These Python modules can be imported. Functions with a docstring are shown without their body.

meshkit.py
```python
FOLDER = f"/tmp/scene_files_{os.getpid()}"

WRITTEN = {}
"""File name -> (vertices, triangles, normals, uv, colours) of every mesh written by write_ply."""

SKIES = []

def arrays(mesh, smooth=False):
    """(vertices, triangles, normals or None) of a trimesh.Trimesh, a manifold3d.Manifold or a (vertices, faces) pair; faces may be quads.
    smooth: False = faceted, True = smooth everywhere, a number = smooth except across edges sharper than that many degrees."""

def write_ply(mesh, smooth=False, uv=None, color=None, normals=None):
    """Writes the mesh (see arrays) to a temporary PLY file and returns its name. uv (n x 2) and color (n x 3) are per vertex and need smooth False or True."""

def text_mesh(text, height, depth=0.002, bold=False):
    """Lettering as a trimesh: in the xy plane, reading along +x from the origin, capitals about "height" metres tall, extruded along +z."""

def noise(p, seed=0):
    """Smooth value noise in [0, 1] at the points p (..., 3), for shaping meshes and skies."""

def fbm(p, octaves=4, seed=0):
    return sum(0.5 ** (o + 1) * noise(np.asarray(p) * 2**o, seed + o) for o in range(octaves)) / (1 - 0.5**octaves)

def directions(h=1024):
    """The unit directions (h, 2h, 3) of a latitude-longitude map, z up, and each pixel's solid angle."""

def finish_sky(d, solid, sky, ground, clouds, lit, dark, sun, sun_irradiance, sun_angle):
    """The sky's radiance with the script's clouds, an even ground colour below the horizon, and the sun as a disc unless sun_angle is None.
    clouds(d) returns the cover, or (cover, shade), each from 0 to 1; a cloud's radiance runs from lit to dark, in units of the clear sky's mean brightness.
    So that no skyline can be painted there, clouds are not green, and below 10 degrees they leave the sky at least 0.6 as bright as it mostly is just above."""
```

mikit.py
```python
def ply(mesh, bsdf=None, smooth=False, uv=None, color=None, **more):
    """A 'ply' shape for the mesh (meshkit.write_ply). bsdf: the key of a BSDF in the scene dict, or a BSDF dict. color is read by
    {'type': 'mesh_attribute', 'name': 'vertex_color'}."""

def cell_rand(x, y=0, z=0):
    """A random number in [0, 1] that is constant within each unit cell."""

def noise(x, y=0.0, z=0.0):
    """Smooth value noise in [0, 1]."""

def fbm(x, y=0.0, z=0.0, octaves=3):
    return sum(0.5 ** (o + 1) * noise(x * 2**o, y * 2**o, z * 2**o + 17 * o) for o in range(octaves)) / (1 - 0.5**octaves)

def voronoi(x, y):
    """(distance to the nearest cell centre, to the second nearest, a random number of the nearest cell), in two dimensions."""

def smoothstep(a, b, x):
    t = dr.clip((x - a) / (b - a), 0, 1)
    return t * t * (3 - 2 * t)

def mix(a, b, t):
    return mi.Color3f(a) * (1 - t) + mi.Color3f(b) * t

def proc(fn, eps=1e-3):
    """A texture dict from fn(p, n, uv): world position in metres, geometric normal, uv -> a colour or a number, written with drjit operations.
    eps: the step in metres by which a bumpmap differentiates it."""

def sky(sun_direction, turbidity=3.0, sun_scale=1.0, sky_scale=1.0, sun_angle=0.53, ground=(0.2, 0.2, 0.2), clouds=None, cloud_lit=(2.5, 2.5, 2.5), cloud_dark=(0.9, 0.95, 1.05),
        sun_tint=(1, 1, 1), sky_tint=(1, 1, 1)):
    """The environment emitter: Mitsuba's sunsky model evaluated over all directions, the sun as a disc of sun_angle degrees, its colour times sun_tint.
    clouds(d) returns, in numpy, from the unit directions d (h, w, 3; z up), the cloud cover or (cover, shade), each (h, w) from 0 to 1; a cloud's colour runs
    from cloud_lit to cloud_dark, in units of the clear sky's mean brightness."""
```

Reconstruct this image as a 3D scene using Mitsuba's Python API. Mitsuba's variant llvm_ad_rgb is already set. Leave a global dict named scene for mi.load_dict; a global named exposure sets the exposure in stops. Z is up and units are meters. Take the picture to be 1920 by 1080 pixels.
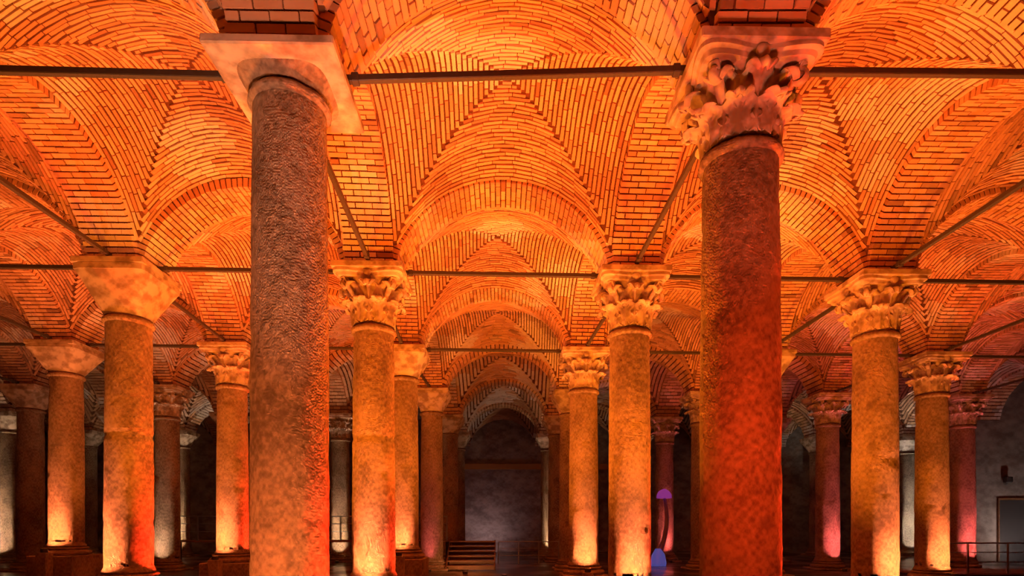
import math, random
import numpy as np
import trimesh
import drjit as dr
import mitsuba as mi
import mikit, meshkit
from mikit import proc, noise, fbm, smoothstep, mix

random.seed(7)
RNG = np.random.default_rng(7)
T = mi.ScalarTransform4f
scene, labels = {}, {}

# ------------------------------------------------------------------ camera, light, exposure
EYE, FOCAL, YAW, HORIZON = (0.0, 0.0, 1.65), 1073.5, math.radians(1.13), 985.0
exposure = 5.0
SCALE = 2.0 ** -exposure
scene['camera'] = {
    'type': 'perspective', 'fov_axis': 'x', 'fov': math.degrees(2 * math.atan(960 / FOCAL)),
    'principal_point_offset_x': 0.0, 'principal_point_offset_y': -(HORIZON - 540) / 1080,
    'near_clip': 0.05, 'far_clip': 200.0,
    'to_world': T().look_at(origin=list(EYE), target=[EYE[0] + math.sin(YAW), EYE[1] + math.cos(YAW), EYE[2]], up=[0, 0, 1]),
}
ORANGE, AMBER, RED = (1.0, 0.215, 0.008), (1.0, 0.235, 0.075), (1.0, 0.04, 0.008)
WARM, ROSE, PURPLE, BLUE, GREY = (1.0, 0.66, 0.40), (1.0, 0.16, 0.17), (0.75, 0.12, 0.9), (0.15, 0.3, 1.0), (1.0, 0.78, 0.70)
SINGLE = 300
VAULT_POWER = 0.85
SHAFT_POWER = 1.0

# ------------------------------------------------------------------ measures of the place
PITCH, Y1, X0 = 4.9, 6.39, -2.33          # column spacing, first row, axis of column 0
Z_ARCH = 6.07                             # height of the arch centres
HALF_SOFFIT = 0.45
SHIFT = {(1, 1): (0.12, 0), (2, 0): (-0.16, 0), (3, -1): (-0.28, 0), (3, 0): (-0.40, 0), (3, 1): (-0.22, 0), (3, -2): (0.04, 0),
         (4, 3): (-0.2, 0), (4, 0): (-0.2, 0), (2, 1): (-0.02, 0)}


def spot(r, c):
    s = SHIFT.get((r, c), (0, 0))
    return np.array([X0 + PITCH * c + s[0], Y1 + PITCH * (r - 1) + s[1]])


def top_of(r, c):
    if (r, c) == (1, 1):
        return 6.70
    if (r, c) == (1, 0):
        return 6.54
    return 6.56 - 0.035 * min(max(c, -2), 4)


def pixel(p):
    x, y, z = p
    d = x * math.sin(YAW) + y * math.cos(YAW)
    lat = x * math.cos(YAW) - y * math.sin(YAW)
    return 960 + FOCAL * lat / d, HORIZON - FOCAL * (z - EYE[2]) / d, d


# ------------------------------------------------------------------ materials
def rough(colour, roughness=0.9, spec=0.25, **k):
    if isinstance(colour, tuple): colour = {'type': 'rgb', 'value': list(colour)}
    return {'type': 'principled', 'base_color': colour, 'roughness': roughness, 'specular': spec, **k}


def stone_colour(p, n, uv):
    a = fbm(p.x * 2.3, p.y * 2.3, p.z * 1.1, 4)
    b = fbm(p.x * 26, p.y * 26, p.z * 17, 4)
    c = mix((0.17, 0.115, 0.08), (0.50, 0.37, 0.27), smoothstep(0.22, 0.78, 0.5 * a + 0.5 * b))
    return mix(c, (0.15, 0.10, 0.075), 0.5 * smoothstep(0.62, 0.78, fbm(p.x * 5 + 9, p.y * 5, p.z * 3, 3)))


def stone_relief(p, n, uv):
    return 0.6 * fbm(p.x * 22, p.y * 22, p.z * 16, 3) + 0.4 * noise(p.x * 75, p.y * 75, p.z * 60)


def marble_colour(p, n, uv):
    a = fbm(p.x * 6, p.y * 6, p.z * 6, 4)
    return mix((0.30, 0.22, 0.165), (0.62, 0.52, 0.43), smoothstep(0.3, 0.65, a))


def mortar_colour(p, n, uv):
    a = fbm(p.x * 3, p.y * 3, p.z * 3, 4)
    return mix((0.07, 0.03, 0.017), (0.19, 0.085, 0.045), a)


def floor_colour(p, n, uv):
    a = fbm(p.x * 0.9, p.y * 0.9, 0.0, 4)
    return mix((0.05, 0.032, 0.026), (0.17, 0.11, 0.09), smoothstep(0.35, 0.7, a))


def floor_relief(p, n, uv):
    return fbm(p.x * 1.7, p.y * 1.7, 0.0, 3)


def wall_colour(p, n, uv):
    a = fbm(p.x * 1.5, p.y * 1.5, p.z * 1.9, 6)
    b = fbm(p.x * 5, p.y * 5, p.z * 5, 3)
    return mix((0.22, 0.175, 0.15), (0.42, 0.36, 0.32), smoothstep(0.3, 0.7, 0.55 * a + 0.45 * b))


def wood_colour(p, n, uv):
    return mix((0.10, 0.045, 0.02), (0.28, 0.13, 0.06), fbm(p.x * 2, p.y * 22, p.z * 22, 3))


def bump(inner, fn, scale, eps=0.004):
    return {'type': 'bumpmap', 'tex': proc(fn, eps), 'scale': scale, 'bsdf': inner}


scene['brick_clay'] = {'type': 'twosided', 'b': rough({'type': 'mesh_attribute', 'name': 'vertex_color'}, 0.85, 0.25)}
scene['mortar'] = {'type': 'twosided', 'b': rough(proc(mortar_colour), 0.95, 0.1)}
scene['shaft_stone'] = {'type': 'twosided', 'b': bump(rough(proc(stone_colour), 0.8, 0.3), stone_relief, 0.045)}
scene['capital_stone'] = {'type': 'twosided', 'b': rough(proc(marble_colour), 0.75, 0.3)}
scene['iron'] = {'type': 'twosided', 'b': rough((0.05, 0.045, 0.045), 0.5, 0.5)}
scene['steel'] = {'type': 'twosided', 'b': rough((0.42, 0.40, 0.38), 0.3, 0.5, metallic=0.9)}
scene['lens'] = {'type': 'twosided', 'b': rough((0.9, 0.85, 0.75), 0.1, 0.5)}
scene['floor_stone'] = {'type': 'twosided', 'b': bump(rough(proc(floor_colour), 0.22, 0.55), floor_relief, 0.03, 0.02)}
scene['wall_plaster'] = {'type': 'twosided', 'b': rough(proc(wall_colour), 0.95, 0.15)}
scene['wood'] = {'type': 'twosided', 'b': rough(proc(wood_colour), 0.55, 0.4)}
scene['ochre'] = {'type': 'twosided', 'b': rough((0.5, 0.27, 0.10), 0.8, 0.2)}


# ------------------------------------------------------------------ scene helpers
def numbered(stem):
    k, i = stem, 0
    while k in USED:
        i += 1
        k = f'{stem}_{i:03d}'
    USED.add(k)
    return k


USED = set()


def put(name, mesh, mat, parent=None, smooth=False, **k):
    key = numbered((parent + '__' if parent else '') + name)
    scene[key] = mikit.ply(mesh, mat, smooth, **k)
    return key


def thing(name, label=None, category=None, group=None, kind=None):
    key = numbered(name)
    d = {}
    if label: d['label'] = label
    if category: d['category'] = category
    if group: d['group'] = group
    d['kind'] = kind or 'thing'
    labels[key] = d
    return key


BOX_F = np.array([[0, 2, 1], [0, 3, 2], [4, 5, 6], [4, 6, 7], [0, 1, 5], [0, 5, 4], [1, 2, 6], [1, 6, 5], [2, 3, 7], [2, 7, 6], [3, 0, 4], [3, 4, 7]])


def hexes(bottom, top):
    """bottom, top: (n, 4, 3) corner loops -> vertices and faces of n closed six-sided blocks."""
    v = np.concatenate([bottom, top], 1)
    n = len(v)
    f = (BOX_F[None] + 8 * np.arange(n)[:, None, None]).reshape(-1, 3)
    return v.reshape(-1, 3), f


def box(x0, x1, y0, y1, z0, z1, bevel=0.0):
    if bevel <= 0:
        m = trimesh.creation.box((x1 - x0, y1 - y0, z1 - z0))
        m.apply_translation(((x0 + x1) / 2, (y0 + y1) / 2, (z0 + z1) / 2))
        return m
    pts = []
    b = bevel
    for sx, X in ((1, x0), (-1, x1)):
        for sy, Y in ((1, y0), (-1, y1)):
            for sz, Z in ((1, z0), (-1, z1)):
                pts += [(X, Y + sy * b, Z + sz * b), (X + sx * b, Y, Z + sz * b), (X + sx * b, Y + sy * b, Z)]
    return trimesh.convex.convex_hull(np.array(pts))


def bar(p, q, w, h, bevel=0.008):
    """A squared beam from p to q."""
    p, q = np.asarray(p, float), np.asarray(q, float)
    L = np.linalg.norm(q - p)
    m = box(-w / 2, w / 2, 0, L, -h / 2, h / 2, bevel)
    y = (q - p) / L
    x = np.cross(y, [0, 0, 1.0])
    if np.linalg.norm(x) < 1e-6: x = np.array([1.0, 0, 0])
    x /= np.linalg.norm(x)
    z = np.cross(x, y)
    M = np.eye(4)
    M[:3, 0], M[:3, 1], M[:3, 2], M[:3, 3] = x, y, z, p
    m.apply_transform(M)
    return m


def rod(p, q, r, sections=12):
    return trimesh.creation.cylinder(r, segment=np.array([p, q], float), sections=sections)


def join(*m):
    return trimesh.util.concatenate(list(m))


def lathe(profile, seg=40):
    """profile: (r, z) from bottom to top; closed with caps."""
    pr = np.array(profile, float)
    a = np.arange(seg) * 2 * np.pi / seg
    v = np.stack([pr[:, :1] * np.cos(a), pr[:, :1] * np.sin(a), np.repeat(pr[:, 1:], seg, 1)], -1).reshape(-1, 3)
    n = len(pr)
    i, j = np.meshgrid(np.arange(n - 1), np.arange(seg), indexing='ij')
    q = np.stack([i * seg + j, i * seg + (j + 1) % seg, (i + 1) * seg + (j + 1) % seg, (i + 1) * seg + j], -1).reshape(-1, 4)
    f = np.vstack([q[:, [0, 1, 2]], q[:, [0, 2, 3]]])
    v = np.vstack([v, [[0, 0, pr[0, 1]], [0, 0, pr[-1, 1]]]])
    b, t = n * seg, n * seg + 1
    k = np.arange(seg)
    f = np.vstack([f, np.stack([np.full(seg, b), (k + 1) % seg, k], 1), np.stack([np.full(seg, t), (n - 1) * seg + k, (n - 1) * seg + (k + 1) % seg], 1)])
    return v, f


def moved(mesh, x, y, z=0.0, turn=0.0, scale=None):
    v, f = (np.array(mesh[0], float), np.array(mesh[1])) if isinstance(mesh, tuple) else (np.array(mesh.vertices), np.array(mesh.faces))
    if scale is not None: v = v * np.asarray(scale)
    c, s = math.cos(turn), math.sin(turn)
    v = np.stack([v[:, 0] * c - v[:, 1] * s + x, v[:, 0] * s + v[:, 1] * c + y, v[:, 2] + z], 1)
    return v, f


def stack(parts):
    vs, fs, at = [], [], 0
    for v, f in parts:
        vs.append(v); fs.append(np.asarray(f) + at); at += len(v)
    return np.vstack(vs), np.vstack(fs)


# ------------------------------------------------------------------ brickwork
def clay(centres, rng):
    """A clay colour for each brick: kiln variation and pale lime bloom in patches."""
    n = len(centres)
    t = rng.random((n, 1))
    c = np.array([0.50, 0.27, 0.15]) * (1 - t) + np.array([0.72, 0.45, 0.28]) * t
    dark = rng.random((n, 1)) < 0.07
    c = np.where(dark, c * 0.55, c)
    bloom = np.clip((meshkit.fbm(centres * 0.6, 4, 5) - 0.54) / 0.07, 0, 1)[:, None] * 0.85
    soot = np.clip((meshkit.fbm(centres * 0.45 + 31, 3, 9) - 0.54) / 0.08, 0, 1)[:, None] * 0.6
    c = c * (1 - bloom) + np.array([0.72, 0.66, 0.62]) * bloom
    return c * (1 - soot) + np.array([0.26, 0.12, 0.07]) * soot


def lay(parent, name, bottom, top, rng, single, rest_name):
    """Bricks as parts (the nearest `single` of them) and the others as one part."""
    mid = (bottom.mean(1) + top.mean(1)) / 2
    colour = clay(mid, rng)
    px = np.array([pixel(m) for m in mid])
    size = np.linalg.norm(top[:, 0] - top[:, 2], axis=1) / np.maximum(px[:, 2], 0.3)
    seen = (px[:, 2] > 0.5) & (px[:, 0] > -40) & (px[:, 0] < 1960) & (px[:, 1] > -40) & (px[:, 1] < 1120)
    order = np.argsort(-(size + 10 * seen))
    keep, rest = order[:single], order[single:]
    for i in keep:
        v, f = hexes(bottom[i:i + 1], top[i:i + 1])
        put(name, (v, f), 'brick_clay', parent, color=np.repeat(colour[i:i + 1], 8, 0))
    if len(rest):
        v, f = hexes(bottom[rest], top[rest])
        k = put(rest_name, (v, f), 'brick_clay', parent, color=np.repeat(colour[rest], 8, 0))
        labels[k] = {'kind': 'stuff'}


HALF = 2.0
RV = HALF + 0.13


def vault_z(u, v):
    k = np.minimum(np.abs(u), np.abs(v))
    z = np.sqrt(np.maximum(RV ** 2 - k ** 2, 0.01))
    return Z_ARCH + z + 0.38 * (1 - (u / HALF) ** 2) * (1 - (v / HALF) ** 2)


def vault(r, c, single, pitch, length, label, group=None):
    """The groined vault over the bay whose near left column is (r, c)."""
    rng = np.random.default_rng(1000 + 37 * r + c)
    A, B, C, D = spot(r, c), spot(r, c + 1), spot(r + 1, c + 1), spot(r + 1, c)

    def at(u, v, lift=0.0):
        def base(u, v):
            s, t = (u / PITCH + 0.5)[..., None], (v / PITCH + 0.5)[..., None]
            xy = A * (1 - s) * (1 - t) + B * s * (1 - t) + C * s * t + D * (1 - s) * t
            return np.concatenate([xy, vault_z(u, v)[..., None]], -1)
        p = base(u, v)
        e = 1e-3
        n = np.cross(base(u + e, v) - base(u - e, v), base(u, v + e) - base(u, v - e))
        n /= -np.linalg.norm(n, axis=-1, keepdims=True)
        return p + n * np.asarray(lift)[..., None]

    key = thing('brick_vault', label, 'vault', group)
    g = np.linspace(-HALF - 0.04, HALF + 0.04, 45)
    u, v = np.meshgrid(g, g, indexing='ij')
    low = at(u, v, np.zeros_like(u))
    high = low + [0, 0, 0.3]
    n = len(g)
    i, j = np.meshgrid(np.arange(n - 1), np.arange(n - 1), indexing='ij')
    q = np.stack([i * n + j, i * n + j + 1, (i + 1) * n + j + 1, (i + 1) * n + j], -1).reshape(-1, 4)
    f1 = np.vstack([q[:, [0, 1, 2]], q[:, [0, 2, 3]]])
    put('mortar_bed', (np.vstack([low.reshape(-1, 3), high.reshape(-1, 3)]), np.vstack([f1, f1[:, ::-1] + n * n])), 'mortar', key, smooth=True)
    quads, depth = [], []
    gap = pitch * 0.33
    for axis in (0, 1):
        for sign in (-1, 1):
            k = HALF - 0.01
            while k > 0.08:
                k1 = k - pitch + gap
                lim = k - 0.5 * pitch - 0.01
                S = RV * math.asin(max(lim, 0.02) / RV)
                s = -S - rng.random() * length * 0.7
                while s < S:
                    L = length * rng.uniform(0.8, 1.2)
                    a, b = max(s, -S), min(s + L - 0.012, S)
                    if b - a > 0.05:
                        ua, ub = RV * math.sin(a / RV), RV * math.sin(b / RV)
                        w = [(ua, k1), (ub, k1), (ub, k), (ua, k)]
                        w = [(p, sign * t) for p, t in w]
                        if axis: w = [(t, p) for p, t in w]
                        # keep one winding
                        area = sum(w[m][0] * w[(m + 1) % 4][1] - w[(m + 1) % 4][0] * w[m][1] for m in range(4))
                        quads.append(w if area > 0 else w[::-1])
                        depth.append(rng.uniform(0.016, 0.034))
                    s += L
                k -= pitch * rng.uniform(0.94, 1.06)
    Q, dp = np.array(quads), np.array(depth)
    uu, vv = Q[..., 0], Q[..., 1]
    inner = at(uu, vv, np.full(uu.shape, -0.02))
    outer = at(uu, vv, np.repeat(dp[:, None], 4, 1))
    lay(key, 'brick', inner[:, ::-1], outer[:, ::-1], rng, single, 'brickwork')
    return key


def arch(P, Q, zp, zq, single, pitch, label, group=None, seed=0, name='brick_arch'):
    """A round arch of thin bricks from the column at P to the column at Q, springing at zp and zq."""
    rng = np.random.default_rng(5000 + seed)
    P, Q = np.asarray(P, float), np.asarray(Q, float)
    L = np.linalg.norm(Q - P)
    e = (Q - P) / L
    nrm = np.array([-e[1], e[0]])
    M = (P + Q) / 2
    R = L / 2 - HALF_SOFFIT
    a0 = math.pi - math.asin(min(0.9, max(0.05, (zp - Z_ARCH) / R)))
    a1 = math.asin(min(0.9, max(0.05, (zq - Z_ARCH) / R)))

    def at(a, rr, w):
        a, rr, w = np.broadcast_arrays(np.asarray(a, float), rr, w)
        xy = M + (rr * np.cos(a))[..., None] * e + w[..., None] * nrm
        return np.concatenate([xy, (Z_ARCH + rr * np.sin(a))[..., None]], -1)

    key = thing(name, label, 'arch', group)
    # mortar core
    ang = np.linspace(a0, a1, 41)
    W = HALF_SOFFIT - 0.014
    loop = np.stack([at(ang, R + 0.03, -W), at(ang, R + 0.03, W), at(ang, R + 0.45, W), at(ang, R + 0.45, -W)], 1)
    lo, hi = loop[:-1], loop[1:]
    v, f = loop.reshape(-1, 3), []
    for i in range(40):
        for k in range(4):
            a_, b_ = 4 * i + k, 4 * i + (k + 1) % 4
            f += [[a_, b_, b_ + 4], [a_, b_ + 4, a_ + 4]]
    f += [[0, 2, 1], [0, 3, 2], [160, 161, 162], [160, 162, 163]]
    put('mortar_core', (v, np.array(f)), 'mortar', key)
    n = int(R * (a0 - a1) / pitch)
    step = (a0 - a1) / n
    ins, outs = [], []
    for i in range(n):
        b = a1 + i * step + 0.12 * step
        t = a1 + (i + 1) * step - 0.12 * step
        cuts = [-0.45, -0.15, 0.15, 0.45] if i % 2 else [-0.45, -0.3, 0.0, 0.3, 0.45]
        for w0, w1 in zip(cuts[:-1], cuts[1:]):
            if 0.0 < w0: w0 += 0.006
            j = rng.uniform(-0.008, 0.012)
            side = rng.uniform(-0.006, 0.012, 2)
            x0 = w0 + (0.008 if w0 > -0.449 else -side[0])
            x1 = w1 - (0.008 if w1 < 0.449 else -side[1])
            r0, r1 = R + j, R + 0.17 + rng.uniform(0, 0.03)
            outs.append(np.stack([at(b, r0, x0), at(b, r0, x1), at(t, r0, x1), at(t, r0, x0)]))
            ins.append(np.stack([at(b, r1, x0), at(b, r1, x1), at(t, r1, x1), at(t, r1, x0)]))
    lay(key, 'voussoir', np.array(outs), np.array(ins), rng, single, 'brickwork')
    return key


# ------------------------------------------------------------------ the shell of the place
Y_BACK, WALL_TOP = Y1 + PITCH * 6 + 0.1, 9.4


def structure(name, mesh, mat):
    k = put(name, mesh, mat)
    labels[k] = {'kind': 'structure'}
    return k


structure('floor', box(-37.4, 44, -3, 38, -0.4, 0.0), 'floor_stone')
structure('wall_back', box(-37.4, 44, Y_BACK, Y_BACK + 0.8, 0.0, WALL_TOP), 'wall_plaster')
structure('wall_left', box(-37.4, -36.8, -3, Y_BACK, 0.0, WALL_TOP), 'wall_plaster')
structure('wall_right', box(21.7, 44, Y1 + PITCH * 4 - 0.25, Y1 + PITCH * 4 + 0.25, 0.0, WALL_TOP), 'wall_plaster')

ROWS = range(1, 7)


def col_range(r):
    return {1: range(-1, 3), 2: range(-2, 4), 3: range(-3, 5), 4: range(-4, 5), 5: range(-5, 5), 6: range(-6, 6)}[r]


COLS = [(r, c) for r in ROWS for c in col_range(r) if not (r == 5 and c > 4)]
ORD = ['first', 'second', 'third', 'fourth', 'fifth', 'sixth', 'seventh', 'eighth', 'ninth', 'tenth', 'eleventh', 'twelfth']
ROWNAME = {0: 'near side', 1: 'foreground row', 2: 'second row', 3: 'third row', 4: 'fourth row', 5: 'fifth row', 6: 'sixth row'}


def line_text(c):
    if c in (0, 1): return ('left', 'right')[c] + ' edge of central aisle'
    return f'{ORD[(-c if c < 0 else c - 1)]} column line {"left" if c < 0 else "right"} of aisle'



def place_text(r, c):
    if r == 1:
        return {-1: 'left outer', 0: 'left', 1: 'right', 2: 'right outer'}[c]
    cs = [k for (q, k) in COLS if q == r]
    return ORD[cs.index(c)] + ' from the left'


def bay_text(r, c):
    side = 'central aisle' if c == 0 else (f'{ORD[-c - 1]} bay left of the aisle' if c < 0 else f'{ORD[c - 1]} bay right of the aisle')
    depth = f'behind the {ROWNAME[r]}'
    return side, depth


# vaults, then arches
for r in range(0, 7):
    for c in ([-1, 0, 1] if r == 0 else range(-2, 3) if r == 1 else range(min(col_range(r)) - 1, max(col_range(r)) + 1)):
        if c < -6 or c > 5: continue
        side, depth = bay_text(r, c)
        if r == 0:
            vault(r, c, 0, 0.085, 0.32, f'brick groined vault overhead, {side}, before the foreground row')
        elif r == 1:
            vault(r, c, SINGLE, 0.078, 0.31, f'near orange-lit brick groined vault, {side}, {depth}')
        elif r <= 3:
            vault(r, c, 0, 0.085, 0.32, f'brick groined vault, {side}, {depth}')
        else:
            vault(r, c, 0, 0.16, 0.5, f'dark distant brick vault, {side}, {depth}')

for r in range(0, 7):
    cs = list(col_range(max(r, 1)))
    for c in range(cs[0] - 1, cs[-1] + 1):
        if r == 0 or (r == 1 and c not in range(-2, 3)): continue
        if c < -6: continue
        side, _ = bay_text(r, c)
        near = r <= 2
        arch(spot(r, c), spot(r, c + 1), top_of(r, c), top_of(r, c + 1), SINGLE if near else 0, 0.1 if r <= 3 else 0.16,
             f'round brick cross arch over the {ROWNAME[r]}, {side}', seed=100 * r + c)
    for c in range(cs[0] - 1, cs[-1] + 2):
        if r == 0 and c not in range(-1, 3): continue
        if c < -6: continue
        if r == 6:
            end, zq = spot(r, c) + np.array([0, PITCH]), 6.5
        else:
            end, zq = spot(r + 1, c), top_of(r + 1, c)
        arch(spot(r, c), end, top_of(r, c), zq, SINGLE if r == 1 else 0, 0.1 if r <= 3 else 0.16,
             (f'round brick arch before the foreground row, {line_text(c)}' if r == 0 else f'round brick arch running back from the {ROWNAME[r]}, {line_text(c)}'),
             seed=3000 + 100 * r + c)

# ------------------------------------------------------------------ columns
R_SHAFT = 0.405


def shaft_mesh(z0, z1, r=R_SHAFT, seed=0, crack=None, seg=56):
    zs = np.linspace(z0, z1 - 0.14, 64)
    t = (zs - z0) / (z1 - z0)
    rr = r * (1.02 - 0.075 * t ** 1.6 + 0.012 * np.sin(math.pi * t))
    prof = [(r * 1.13, z0), (r * 1.13, z0 + 0.05), (r * 1.06, z0 + 0.10)] + [(a, b + 0.13 if b < z0 + 0.1 else b) for a, b in zip(rr, zs)]
    top = rr[-1]
    prof = [p for k, p in enumerate(prof) if k < 3 or p[1] > z0 + 0.12]
    prof += [(top, z1 - 0.135), (top + 0.035, z1 - 0.12), (top + 0.055, z1 - 0.085), (top + 0.045, z1 - 0.045), (top + 0.01, z1 - 0.03), (top + 0.015, z1)]
    if crack:
        prof = [(a - (0.02 if abs(b - crack) < 0.03 else 0), b) for a, b in prof]
    v, f = lathe(prof, seg)
    rad = np.linalg.norm(v[:, :2], axis=1, keepdims=True)
    d = (meshkit.fbm(v * [4, 4, 2.5] + seed * 13.7, 3, seed) - 0.5) * 0.022 + (meshkit.noise(v * 17 + seed, seed) - 0.5) * 0.008
    dents = np.clip(meshkit.fbm(v * [3, 3, 3] + seed * 3.1, 2, seed + 5) - 0.68, 0, 1) * 0.12
    v[:, :2] *= np.where(rad > 0.05, 1 + (d - dents)[:, None] / np.maximum(rad, 0.1), 1)
    return v, f


def base_mesh(h, w=0.62):
    blk = box(-w, w, -w, w, 0.0, max(h - 0.22, 0.06), 0.02)
    tor = lathe([(0.5, max(h - 0.22, 0.06)), (0.57, h - 0.2), (0.59, h - 0.15), (0.56, h - 0.1), (0.48, h - 0.085), (0.47, h - 0.06), (0.52, h - 0.03), (0.5, h)], 40)
    return stack([(np.array(blk.vertices), np.array(blk.faces)), tor])


def ring_loft(levels, seg=48):
    """levels: (half width, squareness 0..1, z) lofted from round to square."""
    a = np.arange(seg) * 2 * np.pi / seg
    rows = []
    for w, s, z in levels:
        n = 2 + 10 * s
        rad = w / (np.abs(np.cos(a)) ** n + np.abs(np.sin(a)) ** n) ** (1 / n)
        rows.append(np.stack([rad * np.cos(a), rad * np.sin(a), np.full(seg, z)], 1))
    v = np.vstack(rows)
    n = len(levels)
    i, j = np.meshgrid(np.arange(n - 1), np.arange(seg), indexing='ij')
    q = np.stack([i * seg + j, i * seg + (j + 1) % seg, (i + 1) * seg + (j + 1) % seg, (i + 1) * seg + j], -1).reshape(-1, 4)
    f = np.vstack([q[:, [0, 1, 2]], q[:, [0, 2, 3]]])
    v = np.vstack([v, [[0, 0, levels[0][2]], [0, 0, levels[-1][2]]]])
    k = np.arange(seg)
    f = np.vstack([f, np.stack([np.full(seg, n * seg), (k + 1) % seg, k], 1), np.stack([np.full(seg, n * seg + 1), (n - 1) * seg + k, (n - 1) * seg + (k + 1) % seg], 1)])
    return v, f


def leaf_mesh(height, width, r0, lean, thick=0.03):
    """An acanthus leaf standing against the bell, its lobed edge cut in and its tip curling over; grows along +x outward at angle 0."""
    nu, nv = 15, 22
    t = np.linspace(0, 1, nv)
    curl = np.clip((t - 0.66) / 0.34, 0, 1)
    out = r0 + lean * t ** 2 + 0.15 * np.sin(curl * math.pi * 0.72)
    up = height * (np.minimum(t, 0.82) / 0.82) - height * 0.20 * curl ** 2
    lobes = np.abs(np.sin(t * 4 * math.pi))
    wid = width * (0.78 + 0.42 * np.sin(t * math.pi * 0.9)) * (1 - 0.5 * curl) * (0.70 + 0.36 * lobes)
    s = np.linspace(-1, 1, nu)
    O, S = np.meshgrid(np.arange(nv), s, indexing='ij')
    TT = t[:, None] + 0 * S
    ridge = 0.022 * np.cos(9 * np.abs(S) - 8 * TT) * np.abs(S) ** 0.5 - 0.035 * S ** 2 + 0.035 * np.exp(-(S / 0.13) ** 2)
    rad = out[:, None] + ridge
    tang = wid[:, None] / 2 * S
    up = up[:, None] + 0.03 * np.abs(S) * height * (1 - curl[:, None])
    front = np.stack([rad, tang, up], -1)
    back = front - [thick + 0.02, 0, 0]
    n = nu * nv
    i, j = np.meshgrid(np.arange(nv - 1), np.arange(nu - 1), indexing='ij')
    q = np.stack([i * nu + j, i * nu + j + 1, (i + 1) * nu + j + 1, (i + 1) * nu + j], -1).reshape(-1, 4)
    f = np.vstack([q[:, [0, 1, 2]], q[:, [0, 2, 3]]])
    rim = [j for j in range(nu)] + [i * nu + nu - 1 for i in range(1, nv)] + [(nv - 1) * nu + j for j in range(nu - 2, -1, -1)] + [i * nu for i in range(nv - 2, 0, -1)]
    side = []
    for a, b in zip(rim, rim[1:] + rim[:1]):
        side += [[b, a, a + n], [b, a + n, b + n]]
    return np.vstack([front.reshape(-1, 3), back.reshape(-1, 3)]), np.vstack([f, f[:, ::-1] + n, np.array(side)])


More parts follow.
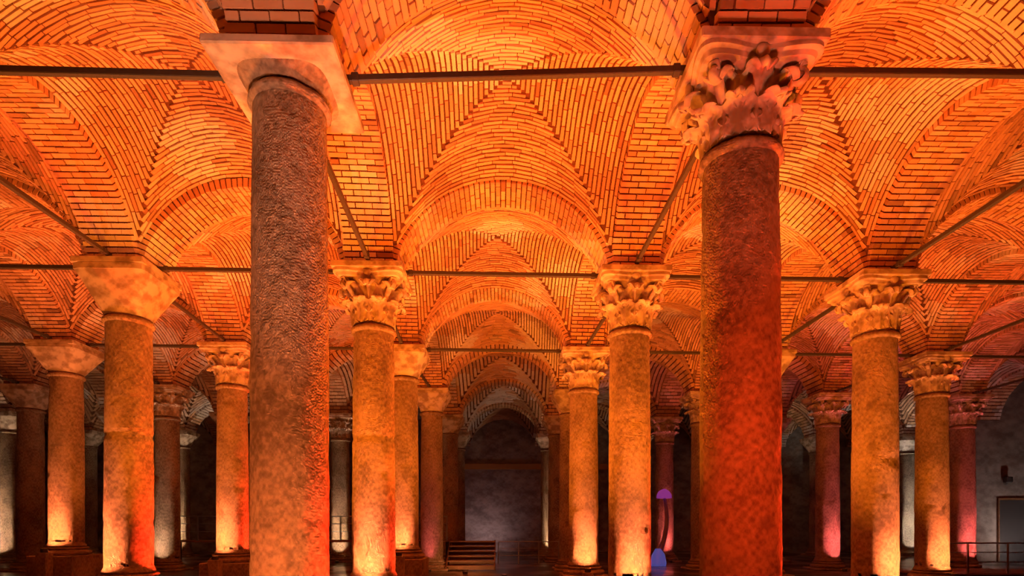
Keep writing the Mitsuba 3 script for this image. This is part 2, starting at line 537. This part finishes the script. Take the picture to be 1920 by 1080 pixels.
def volute_mesh(r, z):
    """A corner scroll under the abacus."""
    th = np.linspace(0, 4.2 * math.pi, 46)
    rr = 0.11 * np.exp(-0.12 * th)
    pts = np.stack([r + rr * np.cos(th + 1.2) - 0.02, 0.0 * th, z - 0.11 + rr * np.sin(th + 1.2)], 1)
    rad = 0.030 * np.exp(-0.05 * th)
    stem = np.stack([np.linspace(r - 0.3, pts[0, 0], 8)[:-1], np.zeros(7), np.linspace(z - 0.38, pts[0, 2], 8)[:-1]], 1)
    P = np.vstack([stem, pts])
    RR = np.concatenate([np.full(7, 0.03), rad])
    tg = np.gradient(P, axis=0)
    tg /= np.linalg.norm(tg, axis=1, keepdims=True)
    side = np.array([0, 1.0, 0])
    nn = np.cross(tg, side)
    ang = np.arange(8) * 2 * np.pi / 8
    v = P[:, None] + RR[:, None, None] * (np.cos(ang)[None, :, None] * nn[:, None] + 1.9 * np.sin(ang)[None, :, None] * side)
    m = len(P)
    i, j = np.meshgrid(np.arange(m - 1), np.arange(8), indexing='ij')
    q = np.stack([i * 8 + j, i * 8 + (j + 1) % 8, (i + 1) * 8 + (j + 1) % 8, (i + 1) * 8 + j], -1).reshape(-1, 4)
    return v.reshape(-1, 3), np.vstack([q[:, [0, 1, 2]], q[:, [0, 2, 3]]])


def abacus_mesh(w, z0, z1):
    a = np.arange(96) * 2 * np.pi / 96
    n = 9.0
    rad = w / (np.abs(np.cos(a)) ** n + np.abs(np.sin(a)) ** n) ** (1 / n)
    dip = 0.13 * w * np.cos(2 * a) ** 2
    rad = rad - dip
    v, f = ring_loft([(1, 0.7, z0), (1, 0.7, z1)], 96)
    rows = []
    for k, z in ((0.9, z0), (0.93, z0 + (z1 - z0) * 0.4), (1.0, z0 + (z1 - z0) * 0.55), (1.0, z1)):
        rows.append(np.stack([rad * k * np.cos(a), rad * k * np.sin(a), np.full(96, z)], 1))
    m = 4
    i, j = np.meshgrid(np.arange(m - 1), np.arange(96), indexing='ij')
    q = np.stack([i * 96 + j, i * 96 + (j + 1) % 96, (i + 1) * 96 + (j + 1) % 96, (i + 1) * 96 + j], -1).reshape(-1, 4)
    v = np.vstack(rows + [[[0, 0, z0], [0, 0, z1]]])
    k = np.arange(96)
    f = np.vstack([q[:, [0, 1, 2]], q[:, [0, 2, 3]], np.stack([np.full(96, 4 * 96), (k + 1) % 96, k], 1), np.stack([np.full(96, 4 * 96 + 1), 3 * 96 + k, 3 * 96 + (k + 1) % 96], 1)])
    return v, f


def leafy_capital(key, x, y, z0, z1, split, turn=0.0):
    h = z1 - z0
    bell = moved(lathe([(0.37, z0), (0.38, z0 + 0.3 * h), (0.41, z0 + 0.6 * h), (0.49, z0 + 0.82 * h), (0.55, z0 + 0.88 * h)], 40), x, y)
    ab = moved(abacus_mesh(0.66, z0 + 0.87 * h, z1), x, y)
    low, tall = leaf_mesh(0.48 * h, 0.36, 0.395, 0.09), leaf_mesh(0.78 * h, 0.38, 0.39, 0.15)
    leaves = [moved(low, x, y, z0 + 0.01, turn + k * math.pi / 4 + math.pi / 8) for k in range(8)] + [moved(tall, x, y, z0 + 0.03, turn + k * math.pi / 4) for k in range(8)]
    vol = [moved(volute_mesh(0.66, z0 + 0.87 * h), x, y, 0, math.pi / 4 + k * math.pi / 2) for k in range(4)]
    ros = [moved((np.array(m.vertices), np.array(m.faces)), x, y, 0, k * math.pi / 2) for k in range(4) for m in [trimesh.creation.icosphere(2, 0.075).apply_transform(np.diag([0.6, 1, 1, 1])).apply_translation((0.575, 0, z0 + 0.93 * h))]]
    if split:
        cap = put('capital', bell, 'capital_stone', key, smooth=40)
        put('abacus', ab, 'capital_stone', cap, smooth=30)
        for m in leaves: put('leaf', m, 'capital_stone', cap, smooth=50)
        for m in vol: put('volute', m, 'capital_stone', cap, smooth=60)
        for m in ros: put('rosette', m, 'capital_stone', cap, smooth=True)
    else:
        put('capital', stack([bell] + leaves + vol + ros), 'capital_stone', key, smooth=50)
        put('abacus', ab, 'capital_stone', key, smooth=30)


def plain_capital(key, x, y, z0, z1):
    h = z1 - z0
    v, f = ring_loft([(0.39, 0.0, z0), (0.41, 0.05, z0 + 0.08 * h), (0.46, 0.25, z0 + 0.3 * h), (0.56, 0.6, z0 + 0.62 * h), (0.65, 0.9, z0 + 0.86 * h), (0.66, 1, z0 + 0.87 * h), (0.66, 1, z1)])
    put('capital', moved((v, f), x, y), 'capital_stone', key, smooth=30)


def block_capital(key, x, y, z0, z1):
    """A short, plain capital: a round cushion under a slab."""
    h = z1 - z0
    put('capital', moved(ring_loft([(0.40, 0, z0), (0.43, 0, z0 + 0.4 * h), (0.45, 0.05, z0 + 0.7 * h), (0.47, 0.2, z1)]), x, y), 'shaft_stone', key, smooth=35)


LEAFY = {(1, 1), (2, 0), (2, 1), (2, 2), (3, 1), (3, 3), (3, -1), (4, 3), (4, 2), (4, 4), (4, -2), (5, 2), (5, -1)}
PLINTH = {(2, -1): 0.72, (2, 0): 0.62, (2, 1): 0.52, (2, 2): 0.5, (3, -2): 1.05, (3, -1): 0.85, (3, 0): 0.95, (3, 1): 0.5, (3, 2): 0.5, (3, 3): 0.35}
LOOK = {
    (1, 0): 'broad rough foreground column with a short plain capital, left of the central aisle',
    (1, 1): 'broad red-lit foreground column with a leafy carved capital, right of the central aisle',
    (1, -1): 'foreground column at the left outer edge of the cistern',
    (1, 2): 'foreground column at the right outer edge of the cistern',
    (2, -1): 'orange-lit column with a plain flared capital, left of the broad rough foreground column',
    (2, 0): 'orange-lit column with a leafy capital just right of the broad rough foreground column',
    (2, 1): 'orange-lit column with a leafy capital just left of the broad red foreground column',
    (2, 2): 'orange-lit column with a brightly lit leafy capital, right of the broad red foreground column',
}


def column(r, c):
    x, y = spot(r, c)
    seed = 50 * r + c + 20
    kind = 'leafy carved' if (r, c) in LEAFY else 'plain flared'
    label = LOOK.get((r, c), f'stone column with a {kind} capital, {ROWNAME[r]}, {place_text(r, c)}')
    key = thing('column', label, 'column', 'stone columns of the cistern')
    zt = top_of(r, c)
    hb = PLINTH.get((r, c), 0.3)
    if (r, c) == (1, 0):
        z0, z1 = 6.33, zt - 0.10
    elif (r, c) == (1, 1):
        z0, z1 = 5.78, zt - 0.12
    elif (r, c) in LEAFY:
        z0, z1 = zt - 1.06, zt - 0.12
    else:
        z0, z1 = zt - (0.95 if (r, c) == (2, -1) else 0.78), zt - 0.12
    put('base', moved(base_mesh(hb), x, y), 'shaft_stone', key, smooth=35)
    put('shaft', moved(shaft_mesh(hb, z0, 0.425 if (r, c) == (1, 1) else R_SHAFT, seed, 3.35 if (r, c) in ((2, -1), (2, 0)) else None, 56 if r < 4 else 28), x, y), 'shaft_stone', key, smooth=True)
    if (r, c) == (1, 0):
        block_capital(key, x, y, z0, z1)
    elif (r, c) in LEAFY:
        leafy_capital(key, x, y, z0, z1, r <= 2)
    else:
        plain_capital(key, x, y, z0, z1)
    put('impost', moved(box(-0.66, 0.66, -0.66, 0.66, z1, zt, 0.015), x, y), 'capital_stone', key)
    return key


for (r, c) in COLS:
    column(r, c)

# ------------------------------------------------------------------ tie rods
ROD_END = {((1, 0), (1, 1)): (6.57, 6.79), ((1, -1), (1, 0)): (6.66, 6.61), ((1, 1), (1, 2)): (6.76, 6.79)}


def tie(P, Q, zp, zq, label, w=0.07):
    p, q = np.array([*P, zp]), np.array([*Q, zq])
    e = (q - p) / np.linalg.norm(q - p)
    a, b = p + e * 0.30, q - e * 0.30
    key = thing('tie_rod', label, 'tie rod', 'iron tie rods between the columns')
    put('bar', bar(a, b, w, 0.075), 'iron', key)
    for s, t in ((a, 1), (b, -1)):
        put('clamp', bar(s + t * e * 0.38, s + t * e * 0.46, w + 0.03, 0.10), 'iron', key)


for r in range(1, 4):
    for c in list(col_range(r))[:-1]:
        zp, zq = ROD_END.get(((r, c), (r, c + 1)), (top_of(r, c) + 0.055, top_of(r, c + 1) + 0.055))
        side, _ = bay_text(r, c)
        tie(spot(r, c), spot(r, c + 1), zp, zq, f'dark iron tie rod across the {ROWNAME[r]}, {side}')
for r in range(1, 4):
    for c in col_range(r):
        if (r + 1, c) in COLS:
            tie(spot(r, c), spot(r + 1, c), top_of(r, c) + 0.055, top_of(r + 1, c) + 0.055, f'dark iron tie rod running back from the {ROWNAME[r]}, {line_text(c)}', 0.07)

# ------------------------------------------------------------------ floodlights
def flood(x, y, z, target, colour, power, cutoff, beam, label, weight=1.0):
    key = thing('floodlight', label, 'floodlight', 'floodlights on the column bases and the floor')
    put('housing', moved(join(trimesh.creation.cylinder(0.085, 0.09, sections=20), ), x, y, z + 0.055), 'iron', key, smooth=40)
    put('bracket', moved(box(-0.06, 0.06, -0.05, 0.05, 0, 0.02, 0.003), x, y, z), 'iron', key)
    put('lens', moved(trimesh.creation.cylinder(0.07, 0.006, sections=20), x, y, z + 0.103), 'lens', key, smooth=40)
    scene[numbered('flood_glow')] = {'type': 'spot', 'to_world': T().look_at(origin=[x, y, z + 0.13], target=list(map(float, target)), up=[0, 1, 0.01]),
                                     'intensity': {'type': 'rgb', 'value': [float(SCALE * power * k) for k in colour]}, 'cutoff_angle': float(cutoff), 'beam_width': float(beam), 'sampling_weight': float(weight)}


# at the foot of the nearer columns: warm light grazing up the shaft
GRAZE = {(2, -1): (-0.34, 22), (2, 0): (0.0, 22), (2, 1): (0.0, 22), (2, 2): (0.22, 22), (3, -2): (0.0, 22), (3, -1): (-0.1, 22), (3, 0): (0.0, 14), (3, 1): (0.0, 26), (3, 3): (0.02, 26)}
for (r, c), (dx, pw) in GRAZE.items():
    x, y = spot(r, c)
    h = PLINTH[(r, c)]
    dy = -math.sqrt(max(0.78 ** 2 - dx ** 2, 0.1))
    base = thing('lamp_ledge', f'stone lamp ledge at the column foot, {ROWNAME[r]}, {place_text(r, c)}', 'ledge', 'lamp ledges')
    put('block', moved(box(-0.14, 0.14, -0.13, 0.13, 0, h - 0.12, 0.01), x + dx, y + dy), 'shaft_stone', base)
    flood(x + dx, y + dy, h - 0.12, (x + dx * 0.5, y - 0.25, 6.5), AMBER, 2.6 * pw * SHAFT_POWER, 80, 6, f'small floodlight at the column foot, {ROWNAME[r]}, {place_text(r, c)}')

# red light on the right flanks of columns
for (r, c), pw in {(1, 0): 16, (1, 1): 22, (2, -1): 20, (2, 0): 16, (2, 1): 16, (3, -1): 24, (3, 3): 16}.items():
    x, y = spot(r, c)
    flood(x + 0.95, y + 0.15, 0.0, (x + 0.42, y - 0.05, 4.5), RED, 7.5 * pw * SHAFT_POWER, 42, 10, f'red floodlight right of the column foot, {ROWNAME[r]}, {place_text(r, c)}')

# orange light thrown up into the vaults
for (r, c), pw in {(1, -1): 150, (1, 0): 170, (1, 1): 150, (2, -2): 55, (2, -1): 65, (2, 0): 140, (2, 1): 75, (2, 2): 80, (3, 0): 7}.items():
    p = (spot(r, c) + spot(r + 1, c + 1) + spot(r, c + 1) + spot(r + 1, c)) / 4
    side, depth = bay_text(r, c)
    flood(p[0] + 0.2, p[1] - 0.6, 0.0, (p[0], p[1] + 0.5, 8), ORANGE, pw * VAULT_POWER, 62, 42, f'orange floodlight on the floor, {side}, {depth}', 3.0)

flood(-1.9, 3.1, 0.0, (-2.3, 6.2, 2.6), (1.0, 0.22, 0.05), 90 * SHAFT_POWER, 45, 15, 'added orange fill light on the floor before the broad left foreground column')  # fill lamp added out of view to brighten the left foreground shaft
flood(2.3, 3.1, 0.0, (2.65, 6.2, 5.9), (1.0, 0.06, 0.008), 115 * SHAFT_POWER, 50, 14, 'added red fill light on the floor before the broad right foreground column')  # added unseen lamp that reddens the front of the right shaft
flood(-1.2, 2.7, 0.0, (-2.2, 6.0, 6.2), (1.0, 0.55, 0.34), 75 * SHAFT_POWER, 20, 6, 'added pale fill light on the floor, aimed at the left foreground capital')  # added out of view to turn the left capital and pier paler
flood(1.5, 2.7, 0.0, (2.5, 6.0, 7.0), (1.0, 0.42, 0.24), 40 * SHAFT_POWER, 16, 5, 'added pale fill light on the floor, aimed at the right foreground capital')  # unseen fill, added for the right capital and the pier above it

# white, rose and purple light on the distant columns
for (r, c, dx, col, pw) in [(4, 3, 0.1, ROSE, 60), (4, 4, 0.0, ROSE, 60), (4, -2, 0.0, WARM, 30), (4, 0, 0.0, ROSE, 12), (5, -1, 0.1, WARM, 60), (5, 2, 0.0, ROSE, 40),
                            (6, -3, 0.0, WARM, 90), (6, 1, 0.1, WARM, 40), (5, -4, 0.0, WARM, 90), (6, 3, 0.0, WARM, 60), (6, 5, 0.0, (1.0, 0.9, 0.75), 110), (5, 4, -0.1, ROSE, 30)]:
    x, y = spot(r, c)
    flood(x + dx, y - 0.9, 0.0, (x + dx * 0.6, y - 0.25, 6.0), col, pw * SHAFT_POWER, 50, 5, f'distant floodlight at the column foot, {ROWNAME[r]}, {place_text(r, c)}', 0.5)
flood(23.2, 23.6, 0.0, (23.2, 25.7, 2.6), GREY, 16, 65, 25, 'added fill light before the grey plaster wall at the right')  # lamp added to lift the right wall, no source known here
flood(-1.0, 33.6, 0.0, (-1.0, 35.8, 1.6), (1.0, 0.66, 0.7), 9, 60, 20, 'added fill light before the back wall at the end of the central aisle')  # added to light the lower back wall, not a known lamp
flood(-1.2, 19.4, 0.0, (-1.2, 21.6, 0.8), (1.0, 0.36, 0.12), 6, 70, 30, 'added fill light on the floor before the wooden stair')  # small added lamp so the stair treads catch orange light

# ------------------------------------------------------------------ walkways and stair
def railing(x0, x1, y, z, n, label, mat='steel', rails=(0.95, 0.66, 0.36)):
    key = thing('railing', label, 'railing')
    for h in rails:
        put('rail', rod((x0, y, z + h), (x1, y, z + h), 0.024 if h > 0.9 else 0.014), mat, key, smooth=40)
    for x in np.linspace(x0, x1, n):
        put('post', box(x - 0.025, x + 0.025, y - 0.02, y + 0.02, z, z + 0.95, 0.004), mat, key)


def deck(x0, x1, y0, y1, z, label):
    key = thing('walkway', label, 'walkway')
    n = int((y1 - y0) / 0.2)
    for i in range(n):
        a = y0 + (y1 - y0) * i / n
        put('plank', box(x0, x1, a + 0.006, a + (y1 - y0) / n - 0.006, z - 0.05, z + RNG.uniform(-0.003, 0.003)), 'wood', key)
    for x in np.linspace(x0 + 0.1, x1 - 0.1, max(2, int((x1 - x0) / 2.2))):
        put('trestle', box(x - 0.05, x + 0.05, y0 + 0.1, y1 - 0.1, 0.0, z - 0.05), 'iron', key)


deck(13.3, 18.6, 17.6, 19.6, 0.14, 'low wooden walkway at the right before the grey plaster wall')
railing(13.4, 18.5, 17.7, 0.14, 5, 'front handrail of the low walkway at the right')
deck(-13.2, -2.0, 22.3, 23.8, 1.05, 'raised wooden walkway behind the columns left of the central aisle')
railing(-13.1, -2.1, 22.4, 1.05, 9, 'steel handrail of the raised walkway left of the central aisle')
st = thing('staircase', 'wooden stair coming down from the raised walkway into the central aisle', 'stairs')
for i in range(6):
    put('tread', box(-1.95 + 0.0, -0.2, 22.3 - 0.28 * i - 0.3, 22.3 - 0.28 * i, 1.05 - 0.17 * i - 0.05, 1.05 - 0.17 * i, 0.006), 'wood', st)
    put('riser', box(-1.9, -0.25, 22.3 - 0.28 * i - 0.02, 22.3 - 0.28 * i, max(0.0, 1.05 - 0.17 * (i + 1)), 1.05 - 0.17 * i - 0.05), 'wood', st)
for x in (-1.97, -0.22):
    put('stringer', bar((x, 22.35, 1.0), (x, 20.7, 0.06), 0.05, 0.2), 'wood', st)
railing(-0.1, 2.5, 24.6, 0.0, 4, 'low steel handrail across the central aisle beyond the stair')
YW = Y1 + PITCH * 4 - 0.25
dk = thing('door_1', kind='structure')
put('panel', box(22.75, 24.0, YW - 0.05, YW, 0.0, 2.8, 0.01), 'iron', dk)
for x in (22.68, 24.0): put('jamb', box(x, x + 0.08, YW - 0.09, YW, 0.0, 2.88, 0.01), 'wood', dk)
put('lintel', box(22.68, 24.08, YW - 0.09, YW, 2.8, 2.9, 0.01), 'wood', dk)
wf = thing('wall_lamp', 'small dark lamp box fixed on the grey plaster wall above the dark door', 'lamp')
put('housing', box(22.9, 23.2, YW - 0.28, YW - 0.06, 3.6, 3.85, 0.02), 'iron', wf)
put('bracket', box(23.0, 23.1, YW - 0.1, YW, 3.5, 3.72, 0.01), 'steel', wf)
wl = thing('stone_band', 'ochre stone band on the back wall at the end of the central aisle', 'cornice')
put('band', box(-9, 7, Y_BACK - 0.14, Y_BACK, 5.15, 5.5, 0.02), 'ochre', wl)

# ------------------------------------------------------------------ glowing artworks among the far columns
for nm, col in (('glow_purple', (0.9, 0.12, 1.1)), ('glow_blue', (0.12, 0.3, 1.3))):
    scene[nm] = {'type': 'twosided', 'b': rough((0.3, 0.2, 0.4), 0.3, 0.5)}


def artwork(x, y, lean, label):
    key = thing('glass_artwork', label, 'sculpture')
    t = np.linspace(0, 1, 26)
    path = np.stack([x + lean * np.sin(t * 2.4) * 0.35, y + 0 * t, 0.35 + 2.4 * t], 1)
    rad = 0.06 + 0.05 * (1 - t)
    put('stem', stack([(np.array(m.vertices), np.array(m.faces)) for m in [rod(path[i], path[i + 1], float(rad[i]), 10) for i in range(25)]]), 'glow_purple', key, smooth=60)
    hv, hf = lathe([(0.05, -0.02), (0.27, -0.10), (0.31, -0.08), (0.29, 0.05), (0.22, 0.18), (0.10, 0.26), (0.02, 0.28)], 32)
    hv = hv * (1 + 0.16 * (meshkit.fbm(hv * 6, 3, 4)[:, None] - 0.5))
    top = path[-1]
    k = put('head', moved((hv, hf), top[0], top[1], top[2] + 0.1), 'glow_purple', key, smooth=True)
    scene[k]['emitter'] = {'type': 'area', 'radiance': {'type': 'rgb', 'value': [0.15 * SCALE, 0.02 * SCALE, 0.18 * SCALE]}, 'sampling_weight': 0.1}
    foot = lathe([(0.30, 0.0), (0.33, 0.1), (0.26, 0.45), (0.12, 0.7)], 28)
    k = put('foot', moved(foot, x, y), 'glow_blue', key, smooth=50)
    scene[k]['emitter'] = {'type': 'area', 'radiance': {'type': 'rgb', 'value': [0.02 * SCALE, 0.05 * SCALE, 0.22 * SCALE]}, 'sampling_weight': 0.1}


artwork(6.42, 23.2, 1.0, 'glowing purple and blue glass artwork left of the broad red foreground column')
artwork(10.4, 22.6, -1.0, 'glowing purple and blue glass artwork right of the broad red foreground column')
